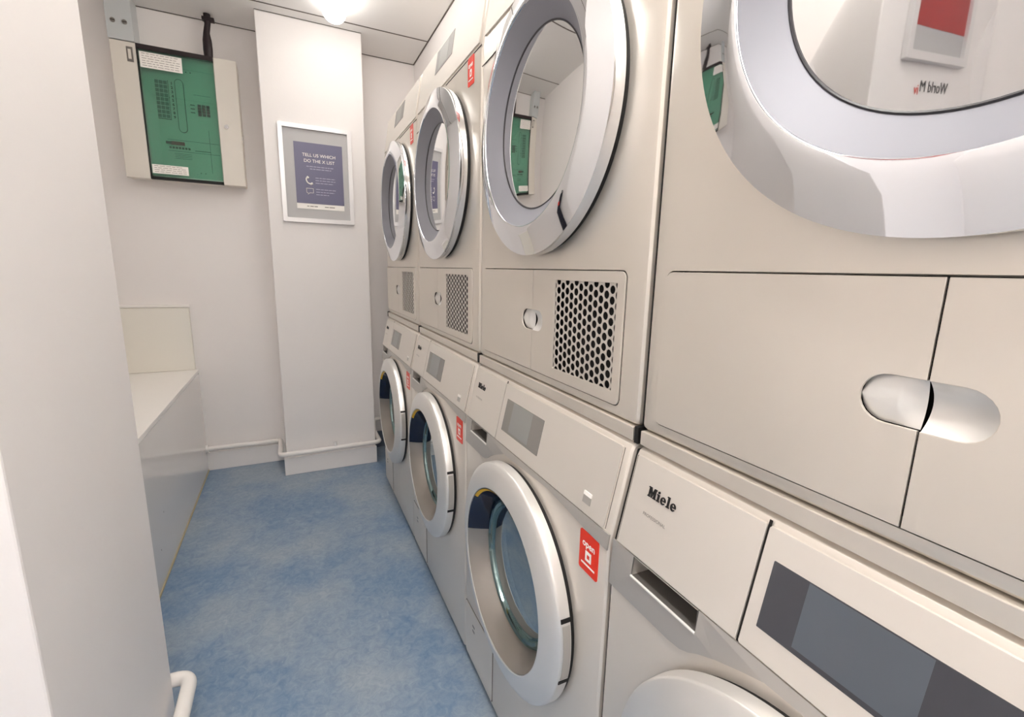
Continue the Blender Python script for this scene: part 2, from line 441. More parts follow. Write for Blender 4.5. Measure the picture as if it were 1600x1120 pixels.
# ------------------------------------------------------------------ door builders
def door(parent, yc, zc, prof, funnel, glass_prof, kind, gas):
    d = lathe('door', prof, yc, zc, 'chrome' if kind == 'dry' else 'ring', parent, seg=144, closed=True, smooth=32)
    lathe('gasket', [(gas[0], gas[2]), (gas[1], gas[2]), (gas[1], gas[2] - 0.03), (gas[0], gas[2] - 0.03)], yc, zc, 'black', d, closed=True)  # black gasket ring also stands in for the shadow gap behind the door
    if kind == 'dry':
        lathe('inner_cone', funnel, yc, zc, 'funnel', d, seg=144)
        (x0, r0), (x1, r1) = funnel[0], funnel[-1]
        lathe('yellow_seal', [(x0 + 0.001, r0 - 0.0005), (x0 + 0.007, r0 - 0.006)], yc, zc, 'yellow', d, a0=98, a1=128)
        lathe('glass', glass_prof, yc, zc, 'glass_dry', d, seg=128, smooth=60)
        lathe('glass_rim', [(x1 - 0.001, r1 + 0.0008), (x1 - 0.0018, r1 - 0.0005), (x1 - 0.001, r1 - 0.0018), (x1 + 0.001, r1 - 0.0015)], yc, zc, mat('dark_rim_plastic', (52, 50, 54), rough=0.3) if 'darkrim' not in M else 'darkrim', d, closed=True)
    else:
        lathe('inner_cone', funnel, yc, zc, 'funnel_lo', d, seg=144)
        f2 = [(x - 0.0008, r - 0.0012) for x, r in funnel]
        lathe('navy_sector', f2, yc, zc, 'navy', d, a0=4, a1=112)  # dark navy on the upper far part of the cone
        (x0, r0) = funnel[0]
        lathe('yellow_seal', [(x0 - 0.001, r0 - 0.001), (x0 + 0.002, r0 - 0.0045), (x0 + 0.005, r0 - 0.0062)], yc, zc, 'yellow', d, a0=42, a1=98)
        lathe('glass_rim', [(x - 0.0, r) for x, r in ((0.395, 0.1505), (0.388, 0.146), (0.386, 0.140), (0.389, 0.134), (0.396, 0.132))], yc, zc, 'glass_rim', d, seg=128)
        lathe('glass', glass_prof, yc, zc, 'glass_wash', d, seg=128, smooth=60)
    # handle notches on the near side of the rim
    R = prof[0][1]; xb = prof[0][0]; xf = prof[2][0] if kind == 'wash' else prof[1][0]
    if kind == 'dry': return d
    for ang in (165, 194):
        bm = bmesh.new()
        add_box(bm, xf + 0.002, xb + 0.002, R - 0.004, R + 0.0012, -0.0035, 0.0035)
        rot = Matrix.Rotation(math.radians(ang), 4, 'X')
        bm.transform(Matrix.Translation((0, yc, zc)) @ rot)
        bm_obj('handle_notch', bm, 'black', d)
    lathe('handle', [(xf + 0.004, R + 0.0015), (xb - 0.002, R + 0.0015), (xb - 0.002, R - 0.003), (xf + 0.004, R - 0.003)], yc, zc, 'funnel' if kind == 'dry' else 'band', d, a0=167, a1=192, closed=True)
    return d


M['darkrim'] = mat('dark_rim_plastic', (52, 50, 54), rough=0.3)


def sticker(parent, x, y1, y0, z0, z1):
    s = plate('sticker', [rrect(y0, y1, z0, z1, 0.004)], x - 0.0012, 0.0012, 'red', parent)
    s['label'] = 'red-orange sticker with white lettering'
    ym = (y0 + y1) / 2; h = z1 - z0; w = y1 - y0
    text_on('lettering', 'open', h * 0.24, face_minus_x(x - 0.0016, ym, z1 - h * 0.36), 'white', s, align='CENTER', bold=0.0004)
    q = w * 0.16
    bmx = plate_bm([rrect(ym - q, ym + q, z0 + h * 0.30, z0 + h * 0.55, 0.001), rrect(ym - q * 0.45, ym + q * 0.45, z0 + h * 0.36, z0 + h * 0.47, 0.0005)], lambda y, z: x - 0.0017, 0.0004)
    plate_bm([rrect(ym - w * 0.36, ym + w * 0.36, z0 + h * 0.17, z0 + h * 0.215, 0.0003)], lambda y, z: x - 0.0017, 0.0004, bmx)
    bm_obj('symbol', bmx, 'white', s)


MIELE = {
    'M': [[(0, 0), (.34, 0), (.34, .10), (.25, .10), (.25, .62), (.47, 0), (.58, 0), (.80, .64), (.80, .10), (.70, .10), (.70, 0), (1.12, 0), (1.12, .10), (1.03, .10), (1.03, .90), (1.12, .90), (1.12, 1.0), (.76, 1.0), (.58, .44), (.40, 1.0), (0, 1.0), (0, .90), (.10, .90), (.10, .10), (0, .10)]],
    'i': [[(0, 0), (.42, 0), (.42, .10), (.33, .10), (.33, .70), (0, .70), (0, .60), (.10, .60), (.10, .10), (0, .10)]],
    'l': [[(0, 0), (.42, 0), (.42, .10), (.33, .10), (.33, 1.04), (0, 1.04), (0, .94), (.10, .94), (.10, .10), (0, .10)]],
}


def e_loops():
    # slab 'e': bowl with an eye and an open mouth on the right
    out = []
    R = .37; cx = .34; cy = .35
    for k in range(0, 33):
        t = math.radians(-8 + (322 + 8) * k / 32)
        out.append((cx + .34 * math.cos(t), cy + R * math.sin(t)))
    for k in range(0, 11):
        t = math.radians(318 - (318 - 190) * k / 10)
        out.append((cx + .02 + .17 * math.cos(t), cy + .01 + .26 * math.sin(t)))
    out.append((.68, cy - .045))
    eye = [(cx - .13, cy + .05)] + [(cx + .135 * math.cos(t), cy + .06 + .21 * math.sin(t)) for t in [math.radians(180 - 180 * k / 10) for k in range(1, 10)]] + [(cx + .13, cy + .05)]
    return [out, eye]


def miele_logo(parent, xf, y, z, h):
    """raised brand lettering; y = left end (far side), runs towards the camera"""
    bm = bmesh.new(); pen = 0.0
    def put(loops, w):
        nonlocal pen
        plate_bm([[(y - (pen + a) * h, z + b * h) for a, b in lp] for lp in loops], lambda yy, zz: xf(yy, zz) - 0.0012, 0.001, bm)
        pen += w
    put(MIELE['M'], 1.22)
    p0 = pen
    dot = [[(.205 + .13 * math.cos(t), .90 + .12 * math.sin(t)) for t in [2 * math.pi * k / 14 for k in range(14)]]]
    put(dot, 0); put(MIELE['i'], .52); put(e_loops(), .80); put(MIELE['l'], .52); put(e_loops(), .7)
    o = bm_obj('brand_lettering', bm, 'ink', parent)
    return o


# ------------------------------------------------------------------ washers and dryers
def Xw(y, z): return B_ + 0.22 * max(0.0, z - 0.70)
def Xd(y, z): return A_ + 0.16 * max(0.0, z - 1.575)


# per machine: offsets from the far seam: drawer pull start/end, drawer gap, display start/end, dryer flap far edge / split / near edge / mesh start / mesh end
PAR = [
    dict(pull=(0.048, 0.157), gap=0.2045, disp=(0.2195, 0.392), far=0.028, split=0.304, near=0.557, mesh=(0.387, 0.560 - 0.023), icon=0.535),
    dict(pull=(0.042, 0.143), gap=0.1855, disp=(0.207, 0.367), far=0.026, split=0.281, near=0.555, mesh=(0.363, 0.536), icon=0.532),
    dict(pull=(0.038, 0.138), gap=0.169, disp=(0.194, 0.356), far=0.0, split=0.242, near=0.552, mesh=(0.328, 0.520), icon=0.530),
    dict(pull=(0.038, 0.138), gap=0.169, disp=(0.194, 0.356), far=0.006, split=0.242, near=0.552, mesh=(0.328, 0.520), icon=0.530),
]
PAR[2]['far'] = 0.012
WL = ['silver front-loading washing machine in the lower row, nearest the camera, cut by the bottom edge',
      'silver front-loading washing machine in the lower row, second from the camera, whole round door shown',
      'silver front-loading washing machine in the lower row, third from the camera',
      'silver front-loading washing machine in the lower row, farthest, beside the back column']
DL = ['steel tumble dryer stacked in the upper row, nearest the camera, cut by the right edge',
      'steel tumble dryer in the upper row, second from the camera, whole perforated grille shown',
      'steel tumble dryer in the upper row, third from the camera, orange sticker above its door',
      'steel tumble dryer stacked in the upper row, farthest, beside the back wall']


def washer(k):
    P = PAR[k]; seam = S1 + W * k; y1 = seam - 0.0035; y0 = seam - W + 0.0035
    yc = 0.767 + 0.6012 * (k - 1); zc = 0.465
    t = thing('washing_machine', WL[k], 'washing machine', (0.75, (y0 + y1) / 2, 0), 'front-loading washing machines in the lower row')
    prof = [(B_, 0.02), (B_, 0.70), (Xw(0, 0.835), 0.835), (Xw(0, 0.835) + 0.004, 0.843), (Xw(0, 0.835) + 0.014, 0.8485), (0.47, 0.8485), (1.08, 0.8485), (1.08, 0.02)]
    body = profile_body('body', prof, y0, y1, 'steel_lo', t, 0.008)
    bmx = bmesh.new(); add_box(bmx, B_ - 0.02, B_ + 0.035, seam - P['pull'][1], seam - P['pull'][0], 0.685, 0.7165)
    pull = bm_obj('cutter', bmx)
    cut(body, [cyl_cutter(B_ - 0.05, 0.78, yc, zc, 0.168), pull])
    # drum deep in the cavity
    lathe('drum', [(0.435, 0.166), (0.44, 0.160), (0.70, 0.160), (0.74, 0.10), (0.75, 0.002)], yc, zc, 'drum', t)
    # band below the fascia
    f = seam - 0.0045; n = seam - W + 0.0045
    up = [(f, 0.7135), (n, 0.7135)]
    low = [(n, 0.690), (seam - 0.556, 0.692), (seam - 0.50, 0.698), (seam - 0.42, 0.705), (seam - 0.24, 0.699), (seam - 0.212, 0.688), (seam - 0.185, 0.676), (seam - 0.163, 0.664), (seam - 0.15, 0.655), (seam - 0.138, 0.6495), (seam - 0.12, 0.647), (f, 0.646)]
    hole = [(seam - P['pull'][0], 0.686), (seam - P['pull'][1], 0.686), (seam - P['pull'][1], 0.7125), (seam - P['pull'][0], 0.7125)]
    bd = plate('trim_band', [up + low, hole], lambda y, z: Xw(y, z) - 0.0022, 0.0022, 'band', t)
    bmx = bmesh.new()
    yA, yB = seam - P['pull'][0], seam - P['pull'][1]
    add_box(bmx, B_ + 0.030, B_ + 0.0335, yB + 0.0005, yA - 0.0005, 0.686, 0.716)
    rc = bm_obj('pull_recess', bmx, 'dark', t)  # dark back plate stands in for the shade deep in the pull
    box('recess_floor', B_ - 0.0015, B_ + 0.0298, yB + 0.0006, yA - 0.0006, 0.6853, 0.6862, 'recess', rc)  # dark lining paints the shade of the recess
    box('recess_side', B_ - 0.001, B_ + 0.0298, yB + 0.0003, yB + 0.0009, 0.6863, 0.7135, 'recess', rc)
    bmx = bmesh.new(); add_tube(bmx, [(B_ - 0.002, yA, 0.6855), (B_ - 0.002, yB, 0.6855)], 0.0018, 8)
    bm_obj('pull_lip', bmx, 'handle_up', t, smooth=40)
    # fascia: drawer front, display panel
    zt = 0.838; g = seam - P['gap']
    fx = lambda y, z: Xw(y, z) - 0.003
    dr = plate('detergent_drawer', [rrect(g + 0.0016, seam - 0.013, 0.7155, zt, 0.003, 3)], fx, 0.003, 'fascia', t, bevel=0.0012)
    plate('drawer_gap_shade', [rrect(g - 0.0015, g + 0.0015, 0.714, 0.842, 0)], lambda y, z: Xw(y, z) - 0.0008, 0.0008, 'dark', t)  # dark strip painting the shade between drawer and panel
    pn = plate('control_panel', [rrect(seam - W + 0.020, g - 0.0016, 0.7155, zt, 0.003, 3)], fx, 0.003, 'fascia', t, bevel=0.0012)
    # fine grooves beside the fascia
    for yy in (seam - 0.0105, seam - W + 0.0175):
        plate('groove', [rrect(yy - 0.0005, yy + 0.0005, 0.716, 0.836, 0)], lambda y, z: Xw(y, z) - 0.0005, 0.0006, 'line', t)
    a, b = seam - P['disp'][0], seam - P['disp'][1]
    near = (k == 0)
    ds = plate('display', [rrect(b, a, 0.7425, 0.8095, 0.0008, 2)], lambda y, z: Xw(y, z) - 0.0036, 0.0012, 'display' if near else 'display_grey', t)
    w_ = a - b
    plate('screen', [rrect(a - w_ * 0.73, a - w_ * 0.20, 0.7475, 0.8085, 0)], lambda y, z: Xw(y, z) - 0.0039, 0.0004, 'display_in' if near else 'display_grey_in', ds)
    hl = 0.0128 if near else 0.012
    ly = seam - (0.046 if near else 0.040)
    miele_logo(dr, fx, ly, 0.7955, hl)
    pr = text_on('small_lettering', 'PROFESSIONAL', 0.0058, face_minus_x(fx(0, 0.7705) - 0.0006, ly - 0.0, 0.7705, 0.22), 'greyink', dr)
    # small badge
    bmx = bmesh.new()
    yi = seam - P['icon']
    plate_bm([rrect(yi - 0.010, yi + 0.010, 0.742, 0.748, 0.001)], lambda y, z: Xw(y, z) - 0.0042, 0.0014, bmx)
    bm_obj('badge', bmx, 'white', t)
    plate('badge_frame', [rrect(yi - 0.010, yi + 0.010, 0.730, 0.7415, 0.001)], lambda y, z: Xw(y, z) - 0.0036, 0.0008, 'band', t)
    # door
    prof = [(0.3785, 0.2288), (0.3615, 0.2284), (0.3590, 0.2274), (0.3572, 0.2255), (0.3535, 0.215), (0.3500, 0.202), (0.3472, 0.190), (0.3455, 0.1805), (0.3452, 0.1780), (0.3462, 0.1760), (0.352, 0.1760), (0.3785, 0.180)]
    fun = [(0.3475, 0.1752), (0.358, 0.1685), (0.375, 0.160), (0.392, 0.153), (0.398, 0.1505)]
    gl = [(0.396, 0.133), (0.391, 0.120), (0.387, 0.10), (0.3845, 0.07), (0.383, 0.035), (0.3828, 0.0005)]
    d = door(t, yc, zc, prof, fun, gl, 'wash', (0.3785, B_ + 0.001, 0.2245))
    # service flap low on the far side, its outline and two marks
    plate('service_flap', [rrect(seam - 0.195, seam - 0.012, 0.035, 0.188, 0.004)], B_ - 0.0018, 0.0018, 'steel_lo', t, bevel=0.001)
    plate('flap_gap', [rrect(seam - 0.1975, seam - 0.0095, 0.0325, 0.1905, 0.005)], B_ - 0.0006, 0.0006, 'line', t)
    for zz in (0.128, 0.142):
        plate('flap_mark', [rrect(seam - 0.078, seam - 0.062, zz, zz + 0.006, 0.002)], B_ - 0.0021, 0.0004, 'greyink', t)
    if k < 3: plate('gap_shade_strip', [[(seam - 0.0034, 0.02), (seam + 0.0034, 0.02), (seam + 0.0034, 0.70), (seam + 0.0034, 0.838), (seam - 0.0034, 0.838), (seam - 0.0034, 0.70)]], lambda y, z: Xw(y, z) + 0.009, 0.02, 'black', t)  # black strip set in to darken the gap between washers
    box('plinth', B_ + 0.02, 1.06, y0 + 0.01, y1 - 0.01, 0.0, 0.02, 'black', t)
    if k in (1, 2, 3):
        sh = {1: 0, 2: -0.008, 3: -0.012}[k]
        sticker(t, B_, seam - 0.528 + sh * 0, seam - 0.576 + sh * 0, 0.624, 0.690)
    settle(t)
    return t


def hex_grid_bm(y0, y1, z0, z1, x, thick):
    """perforated sheet: honeycomb webs clipped to a rectangle"""
    bm = bmesh.new(); pz = 0.0157; R = pz / math.sqrt(3); py = 1.5 * R; rin = R * 0.70
    ncol = int((y1 - y0) / py) + 3; nrow = int((z1 - z0) / pz) + 3
    for i in range(-1, ncol):
        for j in range(-1, nrow):
            cy = y0 + i * py; cz = z0 + j * pz + (pz / 2 if i % 2 else 0)
            o = [(cy + R * math.cos(math.radians(60 * k)), cz + R * math.sin(math.radians(60 * k))) for k in range(6)]
            q = [(cy + rin * math.cos(math.radians(30 * k)), cz + rin * math.sin(math.radians(30 * k))) for k in range(12)]
            ov = [bm.verts.new((x, a, b)) for a, b in o]; qv = [bm.verts.new((x, a, b)) for a, b in q]
            for k in range(6):
                a, b = 2 * k, (2 * k + 2) % 12
                bm.faces.new((ov[k], ov[(k + 1) % 6], qv[b], qv[a + 1], qv[a]))
    bmesh.ops.remove_doubles(bm, verts=bm.verts, dist=1e-5)
    for co, no in (((x, y0, 0), (0, -1, 0)), ((x, y1, 0), (0, 1, 0)), ((x, 0, z0), (0, 0, -1)), ((x, 0, z1), (0, 0, 1))):
        bmesh.ops.bisect_plane(bm, geom=bm.verts[:] + bm.edges[:] + bm.faces[:], plane_co=co, plane_no=no, clear_outer=True)
    r = bmesh.ops.extrude_face_region(bm, geom=bm.faces[:])
    for v in [g for g in r['geom'] if isinstance(g, bmesh.types.BMVert)]: v.co.x += thick
    return bm


def half_capsule(split, side, hw, zc, r, n=12):
    """points of one half of the grip outline, from top to bottom, ending on the split line; side = +1 far, -1 near"""
    out = [(split + side * 0.0006, zc + r)]
    c = split + side * (hw - r)
    for k in range(n + 1):
        t = math.radians(90 - 180 * k / n)
        out.append((c + side * r * math.cos(t), zc + r * math.sin(t)))
    out.append((split + side * 0.0006, zc - r)); return out


def dryer(k):
    P = PAR[k]; seam = S1 + W * k; y1 = seam - 0.0035; y0 = seam - W + 0.0035
    yc = 0.7624 + 0.6007 * (k - 1); zc = 1.3369
    t = thing('tumble_dryer', DL[k], 'tumble dryer', (0.75, (y0 + y1) / 2, 0.85), 'tumble dryers stacked in the upper row')
    zt = 1.722
    prof = [(A_, 0.8705), (A_, 1.575), (Xd(0, zt), zt), (Xd(0, zt) + 0.005, 1.731), (Xd(0, zt) + 0.018, 1.736), (0.52, 1.737), (1.10, 1.737), (1.10, 0.8705)]
    body = profile_body('body', prof, y0, y1, 'steel_up', t, 0.009)
    T0, T1 = 0.8865, 1.084
    yf, yn, ys = seam - P['far'], seam - P['near'], seam - P['split']
    tray = plate('cutter', [rrect(yn, yf, T0, T1, 0.012)], A_ - 0.02, 0.045, None)
    cut(body, [cyl_cutter(A_ - 0.05, 0.85, yc, zc, 0.170), tray])
    lathe('drum', [(0.455, 0.168), (0.46, 0.162), (0.78, 0.162), (0.81, 0.10), (0.815, 0.002)], yc, zc, 'drum', t)
    box('tray_recess', A_ + 0.0225, A_ + 0.0245, yn + 0.001, yf - 0.001, T0 + 0.001, T1 - 0.001, 'dark', t)
    # flap (far half) and grille cover (near half), each with a half of the grip cut out
    gp = 0.0018; r_ = 0.0195; zg = 0.987; hw = 0.043
    fl = rrect(ys + 0.0007, yf - gp, T0 + gp, T1 - gp, 0.0105, 5, (1, 0, 0, 1))
    # order: y1z1 arc, (y0,z1), (y0,z0), y1z0 arc  -> insert the grip notch between the two y0 corners
    i0 = 6
    fl = fl[:i0 + 1] + [(ys + 0.0007 if abs(a - ys) < 0.0012 else a, b) for a, b in half_capsule(ys, +1, hw, zg, r_)] + fl[i0 + 1:]
    xf = A_ - 0.0022
    flap = plate('flap', [fl], xf, 0.003, 'steel_up', t, bevel=0.0013)
    cv = rrect(yn + gp, ys - 0.0007, T0 + gp, T1 - gp, 0.0105, 5, (0, 1, 1, 0))
    # loop: (y1,z1), y0z1 arc, y0z0 arc, (y1,z0) -> notch between last and first, bottom to top
    notch = [(ys - 0.0007 if abs(a - ys) < 0.0012 else a, b) for a, b in half_capsule(ys, -1, hw * 0.97, zg, r_)][::-1]
    ma, mb = seam - P['mesh'][1], seam - P['mesh'][0]
    cover = plate('grille_cover', [cv + notch, rrect(ma, mb, 0.9075, 1.0655, 0.001, 2)], xf, 0.003, 'steel_up', t, bevel=0.0013)
    g = hex_grid_bm(ma - 0.001, mb + 0.001, 0.9065, 1.0665, A_ - 0.0004, 0.001)
    bm_obj('grille', g, 'hexmetal', cover)
    # grip: far half bulges like a cushion, near half is a dish
    for side, nm, par, dep in ((1, 'grip', flap, 0.004), (-1, 'grip_dish', cover, 0.011)):
        bm = bmesh.new(); NU, NV = 20, 14; rows = []
        for i in range(NU + 1):
            u = i / NU * hw
            c0 = hw - r_
            half = r_ if u <= c0 else math.sqrt(max(0, r_ ** 2 - (u - c0) ** 2))
            half = max(half, 1e-5); row = []
            for j in range(NV + 1):
                v = -1 + 2 * j / NV
                if side == 1:
                    edge = 1 - max(0, (u - c0) / r_) ** 2
                    x = A_ + 0.0012 + 0.0045 * (1 - 0.9 * (1 - v * v)) * 0.6 + (0.006 * (1 - v * v) * max(0, 1 - u / (hw * 0.35)))
                else:
                    fall = (1 - v * v) * (1 - (u / hw) ** 2.2)
                    x = A_ - 0.001 + dep * fall
                row.append(bm.verts.new((x, ys + side * (0.0012 + u), zg + v * half)))
            rows.append(row)
        for p, q in zip(rows, rows[1:]):
            for j in range(NV): bm.faces.new((p[j], p[j + 1], q[j + 1], q[j]))
        bm_obj(nm, bm, 'handle_up', par, smooth=60)
    # plinth strip carried on the washer below
    bs = box('base_strip', A_ - 0.003, A_ + 0.02, y0 + 0.004, y1 - 0.004, 0.8495, 0.8695, 'steel_up', t, bevel=0.0012)
    box('base_frame', A_ + 0.02, 1.08, y0 + 0.006, y1 - 0.006, 0.8488, 0.8705, 'dark', t)
    # fascia
    fx = lambda y, z: Xd(y, z) - 0.003
    gq = seam - P['gap'] + 0.0
    top = plate('control_panel', [rrect(seam - W + 0.020, seam - 0.013, 1.588, zt, 0.003, 3)], fx, 0.003, 'fascia_up', t, bevel=0.0012)
    a, b = seam - P['disp'][0], seam - P['disp'][1]
    ds = plate('display', [rrect(b, a, 1.650, 1.714, 0.0008, 2)], lambda y, z: Xd(y, z) - 0.0038, 0.0012, 'display_up', t)
    w_ = a - b
    plate('screen', [rrect(a - w_ * 0.73, a - w_ * 0.20, 1.656, 1.710, 0)], lambda y, z: Xd(y, z) - 0.0041, 0.0004, 'display_up_in', ds)
    # seam under the fascia and the broad band on its far side
    bmx = bmesh.new()
    pts = [(seam - 0.002, 1.531), (seam - 0.06, 1.532), (seam - 0.11, 1.537), (seam - 0.16, 1.553)]
    for (a1_, b1_), (a2_, b2_) in zip(pts, pts[1:]):
        plate_bm([[(a1_, b1_ - 0.0008), (a2_, b2_ - 0.0008), (a2_, b2_ + 0.0008), (a1_, b1_ + 0.0008)]], lambda y, z: A_ - 0.0009, 0.0009, bmx)
    plate_bm([rrect(seam - W + 0.003, seam - 0.33, 1.5775, 1.5795, 0)], lambda y, z: Xd(y, z) - 0.0009, 0.0012, bmx)
    bm_obj('seam_line', bmx, 'dark', t)
    prof = [(0.4132, 0.2277), (0.3935, 0.2294), (0.3928, 0.2292), (0.3886, 0.2150), (0.3847, 0.2015), (0.3810, 0.188), (0.3798, 0.1800), (0.3800, 0.1786), (0.3812, 0.1778), (0.3835, 0.1775), (0.4132, 0.182)]
    fun = [(0.3818, 0.1776), (0.3945, 0.1615), (0.4075, 0.1460)]
    gl = [(0.4075 - 0.0044 * (1 - (q / 0.1455) ** 2), q) for q in (0.1455, 0.13, 0.115, 0.10, 0.08, 0.06, 0.04, 0.02, 0.0005)]
    door(t, yc, zc, prof, fun, gl, 'dry', (0.4132, A_ + 0.001, 0.2235))
    if k in (1, 2, 3):
        sticker(t, A_, seam - 0.51, seam - 0.551, 1.515, 1.578)
    if k > 0:
        pass
    if k < 3: plate('gap_shade_strip', [[(seam - 0.0034, 0.873), (seam + 0.0034, 0.873), (seam + 0.0034, 1.575), (seam + 0.0034, 1.722), (seam - 0.0034, 1.722), (seam - 0.0034, 1.575)]], lambda y, z: Xd(y, z) + 0.009, 0.02, 'black', t)  # black strip set in to darken the gap between dryers
    box('seam_block', A_ - 0.004, A_ + 0.03, seam - 0.0036, seam + 0.0038, 0.8488, 0.8725, 'black', t)
    settle(t)
    return t


for k in range(4): washer(k)
for k in range(4): dryer(k)


# ------------------------------------------------------------------ far ceiling lamp and two unseen ones added for fill
def lamp(x, y0, y1, label, w=0.05, h=0.068, dm='diffuser_fill'):
    t = thing('ceiling_lamp', label, 'lamp', (x, (y0 + y1) / 2, ZC), 'linear ceiling lamps')
    box('lamp_base', x - w * 0.7, x + w * 0.7, y0 + 0.01, y1 - 0.01, ZC - 0.016, ZC - 0.0005, 'frame', t, bevel=0.002)
    bm = bmesh.new(); rings = []; n = 14
    stations = [(y0, 0.55), (y0 + 0.006, 0.85), (y0 + 0.02, 1), (y1 - 0.02, 1), (y1 - 0.006, 0.85), (y1, 0.55)]
    for yy, s in stations:
        rings.append([bm.verts.new((x + w * s * math.cos(math.pi + math.pi * j / n), yy, ZC - 0.016 + (h - 0.016) * s * math.sin(math.pi + math.pi * j / n))) for j in range(n + 1)])
    for a, b in zip(rings, rings[1:]):
        for j in range(n): bm.faces.new((a[j], a[j + 1], b[j + 1], b[j]))
        bm.faces.new((a[0], b[0], b[n], a[n]))
    bm.faces.new(rings[0]); bm.faces.new(rings[-1][::-1])
    bm_obj('diffuser', bm, dm, t, smooth=40)
    settle(t)
    return t


lamp(0.243, 1.02, 2.375, 'lit linear ceiling lamp at the top edge, its end above the far column', dm='diffuser')
lamp(0.05, -0.85, 0.55, 'unseen linear ceiling lamp above the camera, added as fill light')  # added out of view to flatten the light
lamp(-0.1, -1.70, -1.0, 'unseen linear ceiling lamp far behind the camera, added as fill light')  # second added lamp, brightens the near end from out of view

# ------------------------------------------------------------------ electrical box on the back wall
YF = 2.661
t = thing('distribution_board', 'cream electrical distribution board with a green tinted glass window on the back wall', 'electrical box', (-0.39, YB, 1.45))
X0, X1, Z0, Z1 = -0.622, -0.162, 1.448, 1.996
g0, g1 = -0.530, -0.256
bm = bmesh.new()
add_box(bm, X0, X1, YF + 0.022, YB - 0.001, Z0 + 0.004, Z1 - 0.002)
bx = bm_obj('enclosure', bm, 'boxgrey', t, bevel=0.003)
# window bay carved into the enclosure
bmx = bmesh.new(); add_box(bmx, g0, g1, YF, YF + 0.045, Z0 + 0.015, Z1 - 0.008)
cut(bx, [bm_obj('cutter', bmx)])
fd = box('side_flap', X0 + 0.001, g0 - 0.003, YF, YF + 0.021, Z0, Z1 - 0.001, 'boxgrey', t, bevel=0.002)
dd = box('door_panel', g1 + 0.003, X1 - 0.001, YF, YF + 0.021, Z0, Z1 - 0.001, 'boxgrey', t, bevel=0.002)
bm = bmesh.new(); add_tube(bm, [(-0.222, YF + 0.001, 1.706), (-0.222, YF - 0.005, 1.706)], 0.009, 16)
add_tube(bm, [(-0.222, YF - 0.004, 1.706), (-0.222, YF - 0.007, 1.706)], 0.004, 10)
bm_obj('lock', bm, 'chrome', dd, smooth=40)
bm = bmesh.new(); add_box(bm, X1 - 0.001, X1 + 0.004, YF + 0.004, YF + 0.012, 1.645, 1.675)
bm_obj('hinge', bm, 'screw', dd)
pv = box('green_window', g0, g1, YF + 0.004, YF + 0.008, Z0 + 0.018, Z1 - 0.020, 'green_glass', t)
box('window_top_rail', g0 - 0.002, g1 + 0.002, YF - 0.001, YF + 0.02, Z1 - 0.019, Z1, 'strap', t)
box('window_bottom_rail', g0 - 0.002, g1 + 0.002, YF - 0.001, YF + 0.02, Z0, Z0 + 0.012, 'black', t)
box('window_side_rail', g0 - 0.0028, g0 + 0.0005, YF - 0.0005, YF + 0.02, Z0, Z1, 'black', t)
bd = box('breaker_board', g0 + 0.001, g1 - 0.001, YF + 0.040, YF + 0.0445, Z0 + 0.017, Z1 - 0.010, 'board', t)


def quad_bm(bm, x0, x1, z0, z1, y, th=0.0006): add_box(bm, x0, x1, y - th, y, z0, z1)


yb_ = YF + 0.040
bm = bmesh.new()
for i in range(9):   # legend grid: nine rows of three cells
    zt_ = 1.876 - i * 0.0175
    for j in range(3):
        quad_bm(bm, -0.487 + j * 0.0155, -0.487 + j * 0.0155 + 0.0135, zt_ - 0.0145, zt_, yb_)
bm_obj('legend_grid', bm, mat('grey_green_cells', (120, 138, 136), rough=0.6), bd)
bm = bmesh.new()
for i in range(9):
    text = text_mesh(str(i + 1), 0.0155, bold=0.0006); text.transform(face_minus_y(-0.429, yb_ - 0.0006, 1.864 - i * 0.0175)); bm.from_mesh(text)
quad_bm(bm, -0.4398, -0.4380, 1.716, 1.880, yb_)
quad_bm(bm, -0.487, -0.438, 1.7155, 1.7185, yb_)
bm_obj('row_number', bm, 'ink', bd)
# raised slot cover
def slot_loop(xc, hw_, z0, z1, n=8):
    out = []
    for k in range(n + 1): t_ = math.pi * k / n; out.append((xc + hw_ * math.cos(t_), z1 - hw_ + hw_ * math.sin(t_)))
    for k in range(n + 1): t_ = math.pi + math.pi * k / n; out.append((xc + hw_ * math.cos(t_), z0 + hw_ + hw_ * math.sin(t_)))
    return out
def yplate(loops, y, th, name, m, parent):
    b2 = plate_bm(loops, lambda a, b: y - th, th)
    # plate_bm works in (y, z): swap axes so the sheet faces -Y
    for v in b2.verts: v.co = Vector((v.co.y, v.co.x, v.co.z))
    return bm_obj(name, b2, m, parent)
yplate([slot_loop(-0.397, 0.0145, 1.668, 1.888)], yb_, 0.006, 'slot_cover', 'board', bd)
yplate([slot_loop(-0.397, 0.0165, 1.666, 1.890), slot_loop(-0.397, 0.0148, 1.668, 1.888)], yb_, 0.0065, 'slot_rim', 'greenink', bd)
bm = bmesh.new()
for i in range(3):
    for j in range(4): quad_bm(bm, -0.333 + i * 0.017, -0.333 + i * 0.017 + 0.012, 1.748 + j * 0.0125, 1.7575 + j * 0.0125, yb_, 0.008)
for j in range(3): quad_bm(bm, -0.362, -0.345, 1.757 + j * 0.016, 1.761 + j * 0.016, yb_)
for xx, zz in ((-0.366, 1.925), (-0.350, 1.925), (-0.345, 1.496), (-0.327, 1.496)):
    add_tube(bm, [(xx, yb_ - 0.003, zz), (xx, yb_, zz)], 0.0022, 8)
bm_obj('breaker_switch', bm, 'ink', bd)
bm = bmesh.new(); quad_bm(bm, -0.347, -0.28, 1.835, 1.8365, yb_); quad_bm(bm, -0.462, -0.262, 1.6315, 1.633, yb_); quad_bm(bm, -0.462, -0.262, 1.5835, 1.585, yb_); quad_bm(bm, -0.300, -0.2985, 1.50, 1.69, yb_); quad_bm(bm, -0.36, -0.30, 1.592, 1.595, yb_)
